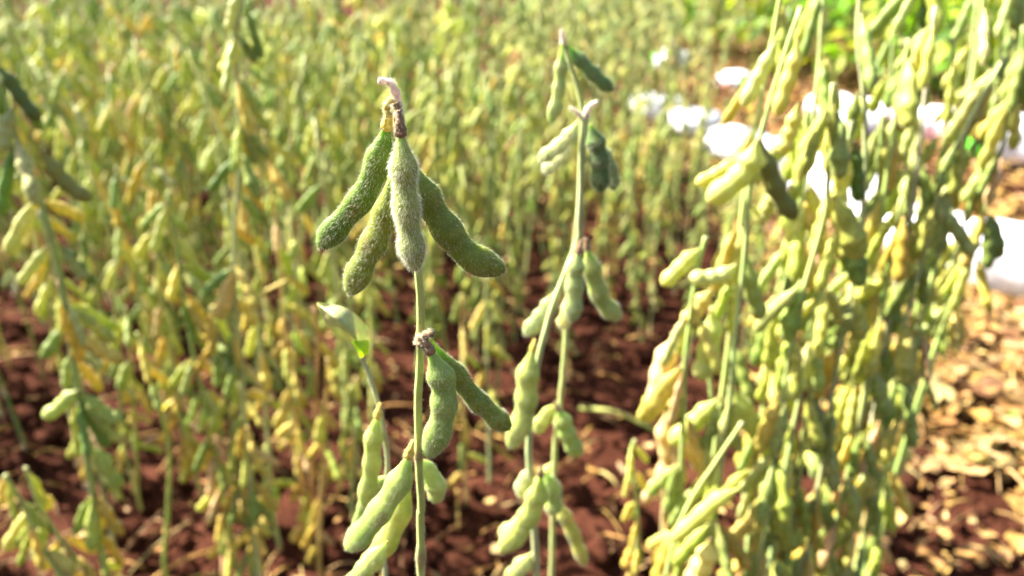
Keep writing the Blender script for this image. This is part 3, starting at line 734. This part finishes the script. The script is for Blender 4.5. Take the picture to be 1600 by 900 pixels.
def field_plant(p, scale, az, kind, near, label, group):
    pr = R.choice(NEAR if near else FAR)
    root = empty('soybean_plant', (p[0], p[1], 0)); root.rotation_euler = (R.gauss(0, .07), R.gauss(0, .07), az); root.scale = (scale,) * 3
    tag(root, label, 'soybean plant', group)
    link('stem', pr.stem, root, (0, 0, 0), jitter((.50, .33, .07) if R.random() < .05 else R.choice(PALE if kind != 'yellowing' else YELLOW + YGREEN)))
    low = (.35, 1.5, 1, .3, .18)
    for (q, f, pods), cl in zip(pr.items, pr.clusters):
        mix = [a + (b - a) * f * .8 for a, b in zip(mixes[kind], low)]
        if near:
            for (ti, a2, sp, L_, k) in pods:
                o = link('pod', LIB[k], root, q + Vector((math.cos(a2), math.sin(a2), 0)) * .004, pick(mix))
                o.rotation_mode = 'QUATERNION'; o.rotation_quaternion = hang_matrix(ti, a2, sp, 1).to_quaternion(); o.scale = (L_,) * 3
        else:
            link('pod_cluster', cl, root, q, pick(mix))

# the field ends at the straw alley: a line through two points of the soil
A0, A1 = ground_at(1450, 600), ground_at(985, 150)
def field_side(x, y):
    """metres left of the alley's edge"""
    d = Vector((A1.x - A0.x, A1.y - A0.y)); n = Vector((-d.y, d.x)).normalized()
    return (Vector((x, y)) - Vector((A0.x, A0.y))).dot(n)
def edge_scale(x, y):
    """the plants get shorter towards the alley"""
    fs = field_side(x, y); lo = .42 + .52 * sm(2.0, 2.8, y)
    return 1 if fs < 0 else min(1, max(lo, lo - .1 + .7 * fs))
spots = []
y = 1.08
row = 0
while y < 7.5:
    x = -1.15 * y - .3 + R.uniform(0, .1)
    gap = .088 if y < 2.8 else .12
    while x < (1.0 if y > 2.4 else .9) * y + .3:
        xx, yy = x + R.gauss(0, .022), y + R.gauss(0, .03)
        fs = field_side(xx, yy)
        if (fs < -1.3 and yy > 2.6) or (yy > 4.5 and xx < .4 * yy): spots.append((xx, yy))
        elif fs > .02:
            # front edge of the stand: nearer on the left, a bare gap before the middle
            front = 1.26 if xx < -.35 else (1.42 + .12 * math.sin(xx * 9) if xx < .32 else 1.30)
            if yy > front or (R.random() < (.5 if xx < -.2 else .35) and yy > front - (.45 if xx < -.2 else .3)): spots.append((xx, yy))
        x += gap * R.uniform(.75, 1.3)
    y += .105 if y < 2.8 else .15
def in_view(x, y):
    a, b = project(Vector((x, y, .58))); return -60 < a < 1660 and b > -70
vis = sorted([s for s in spots if in_view(*s)], key=lambda s: s[1])
others = [s for s in spots if not in_view(*s)]
NHAND = len(left) + len(right) + 4
indiv, rest = vis[:300 - NHAND], vis[300 - NHAND:] + others
print('field plants in view', len(vis), 'hand', NHAND, 'individual', len(indiv), 'merged', len(rest), 'last y', indiv[-1][1])
for i, (x, y) in enumerate(indiv):
    kind = R.choices(('pale green', 'yellow-green', 'yellowing'), weights=(3, 2, 1.2) if y < 1.7 else (3, 2, .5))[0]
    a, b = project(Vector((x, y, .55)))
    near = i < 95
    where = 'left of the sharp plant' if a < 480 else ('behind the sharp plant' if a < 800 else ('behind the white-tufted plant' if a < 1000 else 'beside the white sacks'))
    band = 'at the front edge of the field' if y < 1.5 else ('a few rows into the field' if y < 1.9 else 'deep in the blurred field')
    sc_ = R.uniform(.88, 1.08) * edge_scale(x, y)
    field_plant((x, y), sc_, R.uniform(0, 6.28), kind, near, f'{kind} soybean plant {band}, {where}', f'{kind} soybean plants {band} {where}')

def merged_stand(places):
    Vs, Fs, Cs, off = [], [], [], 0
    raw = []
    for pr in FAR:
        v0, f0, _ = pr.stem_raw; parts = [(np.array([tuple(v) for v in v0]), f0)]
        for (q, f, pods) in pr.items[:9]:
            for (ti, az, sp, L_, k) in pods:
                v, fc, t = FARLIB[k]; m = hang_matrix(ti, az, sp, L_)
                parts.append((np.array([tuple(m @ Vector(w) + q) for w in v]), fc))
        raw.append(parts)
    for (x, y) in places:
        parts = R.choice(raw); a = R.uniform(0, 6.28); s = R.uniform(.88, 1.08) * edge_scale(x, y)
        rot = np.array([[math.cos(a), -math.sin(a), 0], [math.sin(a), math.cos(a), 0], [0, 0, 1]]) * s
        for (v, fc) in parts:
            Vs.append(v @ rot.T + np.array([x, y, 0])); col = pick((.3, 3, 1.2, .2, .05))
            Cs.append(np.tile((*col, 1), (len(v), 1)))
            Fs.extend([tuple(i + off for i in f) for f in fc]); off += len(v)
    V = np.concatenate(Vs); Cc = np.concatenate(Cs)
    o = mesh_obj('soybean_stand', V, Fs, M_STAND, cols=Cc)
    tag(o, 'far dense mass of pale green soybean plants filling the top of the photo', 'soybean field', kind='stuff')
merged_stand([s for s in rest if s[1] < 2.8 or (-140 < project(Vector((*s, .4)))[0] < 1740 and (s[1] < 3.6 or s[0] > .02 * s[1]))])

# ------------------------------------------------------------------ ground
def soil():
    def axis(lo, hi, step, far):
        a = list(np.arange(lo, hi, step)); s, x = step, a[-1]
        out = []
        while x < far: s *= 1.5; x += s; out.append(x)
        s, x = step, a[0]; pre = []
        while x > -far: s *= 1.5; x -= s; pre.append(x)
        return pre[::-1] + a + out
    xs, ys = axis(-2.2, 2.6, .016, 400), axis(.35, 4.2, .016, 400)
    V = []
    for yv in ys:
        for xv in xs:
            k = 1 if (abs(xv) < 6 and -1 < yv < 8) else 0
            z = 0
            if k:
                p = Vector((xv, yv, 0))
                z = .012 * noise.noise(p * 5) + .010 * noise.noise(p * 17) + .006 * abs(noise.noise(p * 42)) - .006
            V.append((xv, yv, z))
    n = len(xs); Fc = [(j * n + i, j * n + i + 1, (j + 1) * n + i + 1, (j + 1) * n + i) for j in range(len(ys) - 1) for i in range(n - 1)]
    o = mesh_obj('ground', V, Fc, M_SOIL)
    tag(o, 'red brown crumbly field soil', 'soil', kind='structure')
soil()

import bmesh
def ico(sub):
    bm = bmesh.new(); bmesh.ops.create_icosphere(bm, subdivisions=sub, radius=1)
    v = [Vector(x.co) for x in bm.verts]; f = [tuple(w.index for w in x.verts) for x in bm.faces]; bm.free(); return v, f
def clods():
    v0, f0 = ico(2); V, Fc = [], []
    for k in range(5200):
        y = R.uniform(.45, 3.2); x = R.uniform(-.9 * y - .2, .9 * y + .2)
        s = min(.03, .003 + R.expovariate(1 / .0055)); o = len(V); sd = Vector((R.uniform(0, 99),) * 3)
        sc3 = Vector((R.uniform(.7, 1.3), R.uniform(.7, 1.3), R.uniform(.5, .9)))
        for v in v0:
            q = v * (1 + .45 * noise.noise(v * 1.4 + sd)); V.append(Vector((q.x * sc3.x, q.y * sc3.y, q.z * sc3.z)) * s + Vector((x, y, s * .25)))
        Fc += [tuple(i + o for i in f) for f in f0]
    tag(mesh_obj('soil_clods', V, Fc, M_SOIL), 'loose red brown clods strewn over the soil', 'soil', kind='stuff')
clods()

def litter():
    """dry leaves, husks and broken stalks on the soil; thick on the straw alley"""
    V, Fc, Cc = [], [], []
    cols = [(.31, .185, .05), (.38, .235, .07), (.24, .13, .04), (.33, .22, .10), (.15, .08, .03), (.42, .29, .12)]
    def leafbit(x, y, L, z):
        W = L * R.uniform(.35, .7); a = R.uniform(0, 6.28); o = len(V); cup = R.uniform(-.35, .5); tw = R.uniform(-.4, .4); tp = R.uniform(-.7, .7)
        col = jitter(R.choice(cols), .2); n, w = 6, 2
        for i in range(n + 1):
            t = i / n; hw = W / 2 * (math.sin(math.pi * (.06 + .88 * t)) ** .7)
            for j in range(-w, w + 1):
                s = j / w; px_, py_ = s * hw, (t - .5) * L
                h = cup * (s * s) * hw * 1.6 + tw * s * hw * (t - .5) * 2 + tp * py_ + .16 * L * math.sin(t * 4 + s * 2 + o)
                V.append((x + px_ * math.cos(a) - py_ * math.sin(a), y + px_ * math.sin(a) + py_ * math.cos(a), z + abs(h) * .8)); Cc.append((*col, 1))
        k = 2 * w + 1
        for i in range(n):
            for j in range(2 * w): Fc.append((o + i * k + j, o + i * k + j + 1, o + (i + 1) * k + j + 1, o + (i + 1) * k + j))
    def stalk(x, y, L, z):
        a = R.uniform(0, 6.28); d = Vector((math.cos(a), math.sin(a), R.uniform(-.08, .12))); r = R.uniform(.0012, .0028); o = len(V)
        p = [Vector((x, y, z)) + d * L * t + Vector((0, 0, .01 * math.sin(3 * t))) for t in (0, .33, .66, 1)]
        v, f, _ = tube_mesh(p, [r, r * .95, r * .85, r * .7], 5); col = jitter(R.choice(cols), .2)
        V.extend(v); Cc.extend([(*col, 1)] * len(v)); Fc.extend([tuple(i + o for i in q) for q in f])
    n = 0
    while n < 15000:                                        # the straw alley
        y = R.uniform(.9, 2.3) if R.random() < .72 else R.uniform(2.3, 6); x = R.uniform(.2, 5)
        s = -field_side(x, y)
        if s < -.12 or s > 2.2: continue
        if y < 1.0 and R.random() < .72: continue
        if y < 1.2 and R.random() < .5: continue
        if x > 1.05 * y + .3: continue
        if R.random() < .72: leafbit(x, y, .012 + R.expovariate(1 / .014) if R.random() < .8 else R.uniform(.04, .065), R.uniform(.004, .045))
        else: stalk(x, y, R.uniform(.03, .14), R.uniform(.006, .03))
        n += 1
    for k in range(1400):                                  # thin over the rest
        y = R.uniform(.5, 2.6); x = R.uniform(-.85 * y - .1, .7 * y)
        if R.random() < .5: leafbit(x, y, R.uniform(.008, .028), R.uniform(.004, .014))
        else: stalk(x, y, R.uniform(.03, .12), R.uniform(.006, .014))
    for k in range(220):                                   # thinning out where the straw meets the soil
        g = ground_at(R.uniform(1330, 1680), R.uniform(640, 920))
        if R.random() < .7: leafbit(g.x, g.y, .010 + R.expovariate(1 / .013), R.uniform(.004, .014))
        else: stalk(g.x, g.y, R.uniform(.02, .08), R.uniform(.006, .012))
    tag(mesh_obj('dry_leaf_litter', V, Fc, M_LITTER, cols=Cc), 'golden dry leaves and straw covering the alley and dotted over the soil', 'leaf litter', kind='stuff')
litter()

# a cut green stalk lying over the soil gap
a, b = ground_at(905, 652), ground_at(1024, 684)
p = smoothpath([a + Vector((0, 0, .02)), a.lerp(b, .5) + Vector((0, .004, .03)), b + Vector((0, 0, .016))], 14)
V, Fc, T = tube_mesh([q - p[0] for q in p], [.0036] * 14, 8)
tag(mesh_obj('cut_stalk', V, Fc, M_STEM, None, T, p[0], color=(.36, .40, .08)), 'cut green stalk lying across the bare red soil right of the white-tufted plant', 'stalk')

# ------------------------------------------------------------------ white sacks along the alley
def sack(p, az, L, W, Hh, label, group, prints=(), seed=0):
    sd = Vector((seed * 3.1, seed * 1.7, 0)); nx, nz = 22, 14
    V, Fc = [], []
    root = empty('white_sack', (p.x, p.y, 0)); root.rotation_euler = (0, 0, az); tag(root, label, 'sack', group)
    # a stuffed cushion lying on its long side, its two end seams flat
    def surf(u, v, lift=0):
        # u along the sack, v round it
        e = (1 - abs(2 * u - 1) ** 3.2) ** .5 if 0 < u < 1 else 0
        e = .18 + .82 * e
        a = 2 * math.pi * v; c, s = math.cos(a), math.sin(a)
        y = math.copysign(abs(c) ** .6, c) * W / 2 * e + (0 if c < 0 else 0)
        z = math.copysign(abs(s) ** .7, s) * Hh / 2 * e
        x = (u - .5) * L
        q = Vector((x, y, z)); k = noise.noise(q * 14 + sd) * .010 + noise.noise(q * 38 + sd) * .004
        d = Vector((0, c, s)); q += d * (k + lift); z = max(q.z + Hh * .46, .004 + lift)
        return Vector((q.x, q.y, z))
    for i in range(nx + 1):
        for j in range(nz * 2): V.append(surf(i / nx, j / (nz * 2)))
    m = nz * 2
    for i in range(nx):
        for j in range(m): Fc.append((i * m + j, i * m + (j + 1) % m, (i + 1) * m + (j + 1) % m, (i + 1) * m + j))
    Fc.append(tuple(range(m - 1, -1, -1))); Fc.append(tuple(nx * m + j for j in range(m)))
    mesh_obj('sack_body', V, Fc, M_SACK, root)
    for (u0, u1, v0, v1, mt, nm) in prints:
        V, Fc = [], []; a_, b_ = 9, 12
        for i in range(a_ + 1):
            for j in range(b_ + 1): V.append(surf(u0 + (u1 - u0) * i / a_, v0 + (v1 - v0) * j / b_, .0025))
        for i in range(a_):
            for j in range(b_): Fc.append((i * (b_ + 1) + j, (i + 1) * (b_ + 1) + j, (i + 1) * (b_ + 1) + j + 1, i * (b_ + 1) + j + 1))
        mesh_obj(nm, V, Fc, mt, root)
    return root

front = [(1570, 452, .42, .17, 'largest plain white sack at the right border, its corner clear of the plants'),
         (1425, 392, .34, .13, 'plain white sack seen in gaps between pods left of the largest sack'),
         (1318, 335, .36, .17, 'bright plain white sack behind the straight green stem'),
         (1238, 284, .34, .14, 'plain white sack behind the bent green stem, lavender in its shade'),
         (1148, 246, .26, .11, 'plain white sack showing just left of the leaning plant'),
         (1078, 206, .24, .10, 'small looking white sack at the edge of the field, fifth along the near row'),
         (1024, 182, .22, .10, 'farthest white sack of the near row, half hidden by field plants')]
for i, (px, py, L, Hh, lb) in enumerate(front):
    sack(ground_at(px, py), rad(-58 + R.uniform(-14, 14)) if i else rad(-30), L, .22, Hh, lb, 'white sacks in the near row', (), i + 1)
G = lambda u0, u1: (u0, u1, .30, .72, M_GREEN, 'green_print')
K = lambda u0, u1: (u0, u1, .34, .66, M_PINK, 'pink_print')
back = [(1588, 254, .44, .18, 'white sack with a bright green print at the right border of the far row', (G(.06, .26),)),
        (1450, 216, .28, .13, 'white sack with pink print in the far row, between two bending stems', (K(.5, .75),)),
        (1370, 208, .30, .14, 'white sack with a small green print in the middle of the far row', (G(.05, .25), K(.6, .8))),
        (1296, 186, .22, .11, 'white sack with both pink and green print, left of the middle far sacks', (K(.52, .74), G(.78, .95))),
        (1146, 136, .18, .08, 'white sack with a pink patch and green end, far row behind the leaning plant', (K(.1, .45), G(.7, .92))),
        (1046, 110, .22, .12, 'farthest white sack with green end print near the top of the photo', (G(.08, .26), K(.6, .9)))]
for i, (px, py, L, Hh, lb, pr) in enumerate(back):
    sack(ground_at(px, py), rad(-28 + R.uniform(-10, 10)), L, .24, Hh, lb, 'printed white sacks in the far row', pr, i + 20)

# ------------------------------------------------------------------ leafy green plants beyond the sacks
def leafy_plant(p, h, n, label):
    root = empty('leafy_plant', (p[0], p[1], 0)); tag(root, label, 'leafy plant', 'leafy green plants beyond the sacks')
    path = smoothpath([Vector((0, 0, h)), Vector((R.uniform(-.05, .05), R.uniform(-.05, .05), h * .5)), Vector((0, 0, -.01))], 12)
    V, Fc, T = tube_mesh(path, [.003 + .004 * i / 11 for i in range(12)], 6)
    mesh_obj('stem', V, Fc, M_STEM, root, T, color=(.18, .30, .06))
    for k in range(n):
        f = R.uniform(.0, .8) ** 1.2; q = path_point(path, f * path_len(path)); az = R.uniform(0, 6.28); r = R.uniform(.03, .20)
        d = Vector((math.cos(az), math.sin(az), R.uniform(-.1, .5)))
        o = link('leaf', R.choice(LEAFLIB), root, q + d * r, jitter(R.choice(((.13, .26, .02), (.22, .32, .02), (.07, .15, .02), (.32, .36, .03))), .2))
        o.rotation_euler = (R.uniform(-1.0, .3), R.uniform(-.5, .5), az - 1.57); s = R.uniform(.07, .13); o.scale = (s, s, s)
leafs = [(1130, 92, .62), (1200, 112, .62), (1275, 135, .60), (1350, 150, .62), (1430, 165, .60), (1510, 178, .62), (1590, 190, .62), (1090, 84, .58), (1240, 100, .70), (1390, 128, .70), (1540, 150, .70), (1640, 170, .70)]
ords = ['with yellow-lit leaves behind the farthest printed sack', 'with broad bright leaves above the pink patched sack', 'behind the sack printed pink and green', 'straight behind the middle printed sack',
        'with glossy leaves behind the silvery soybean pods', 'in the shade right of the middle printed sack', 'at the right border behind the green printed sack', 'farthest of the leafy plants, next to the soybean field',
        'standing taller behind the broad bright leaves', 'standing taller at the top edge between soybean pods', 'at the top right under the grey green pods', 'in the top right corner, partly out of view']
for (px, py, h), w in zip(leafs, ords):
    g = ground_at(px, py); leafy_plant((g.x, g.y), h, 80, 'leafy bright green plant ' + w)

# ------------------------------------------------------------------ small weeds on the soil
for (px, py, n, lb) in ((1585, 692, 9, 'small green weed in the straw at the right border'), (1545, 722, 6, 'tiny green weed on the straw edge, left of the weed at the border'),
                        (395, 600, 8, 'small green weed on the soil between the left soybean plants'), (1395, 525, 7, 'small green weed at the foot of the right-hand plants by the straw')):
    g = ground_at(px, py); rt = tag(empty('weed', (g.x, g.y, 0)), lb, 'weed', 'weeds on the soil')
    for k in range(n):
        az = R.uniform(0, 6.28); L_ = R.uniform(.02, .035)
        pth = smoothpath([Vector((0, 0, -.005)), Vector((math.cos(az), math.sin(az), 1.6)) * .012, Vector((math.cos(az), math.sin(az), 1.1)) * .026], 6)
        V, Fc, T = tube_mesh(pth, [.0008] * 6, 5); mesh_obj('stem', V, Fc, M_STEM, rt, T, color=(.20, .32, .06))
        put_leaf(rt, pth[-1], L_, jitter((.10, .22, .03), .2), az - 1.57, R.uniform(-.5, .5))

# ------------------------------------------------------------------ light
S = Vector((-.70, .30, .72)).normalized()
el = math.asin(S.z); azs = math.atan2(S.x, S.y)
w = bpy.data.worlds.new('World'); sc.world = w; w.use_nodes = True
nt = w.node_tree; nt.nodes.clear()
sky = nt.nodes.new('ShaderNodeTexSky'); sky.sky_type = 'NISHITA'; sky.sun_disc = False
sky.sun_elevation = el; sky.sun_rotation = azs; sky.air_density = 1.0; sky.dust_density = 3.0; sky.ozone_density = .3
bg = nt.nodes.new('ShaderNodeBackground'); bg.inputs[1].default_value = .05
o_ = nt.nodes.new('ShaderNodeOutputWorld'); nt.links.new(sky.outputs[0], bg.inputs[0]); nt.links.new(bg.outputs[0], o_.inputs[0])
sl = bpy.data.lights.new('sun', 'SUN'); sl.energy = 5.0; sl.angle = rad(.5); sl.color = (1, .94, .84)
so = bpy.data.objects.new('sun', sl); C.objects.link(so); so.rotation_euler = S.to_track_quat('Z', 'Y').to_euler(); so.location = S * 20

# ------------------------------------------------------------------ camera
cd = bpy.data.cameras.new('camera'); co = bpy.data.objects.new('camera', cd); C.objects.link(co)
cd.sensor_width = 36; cd.lens = 36 * F / 1600; cd.clip_start = .01; cd.clip_end = 2000
co.location = CAM; co.rotation_euler = (math.pi / 2 - PITCH, 0, 0)
cd.dof.use_dof = True; cd.dof.focus_distance = depth(640, 320, .242); cd.dof.aperture_fstop = 8.0
sc.camera = co

sc.render.engine = 'CYCLES'
sc.cycles.use_denoising = True
sc.cycles.max_bounces = 7; sc.cycles.diffuse_bounces = 2; sc.cycles.glossy_bounces = 2; sc.cycles.transmission_bounces = 4
sc.cycles.sample_clamp_indirect = 8
sc.view_settings.view_transform = 'Standard'; sc.view_settings.look = 'None'; sc.view_settings.gamma = 1
sc.view_settings.use_curve_mapping = False
sc.view_settings.exposure = 2.75
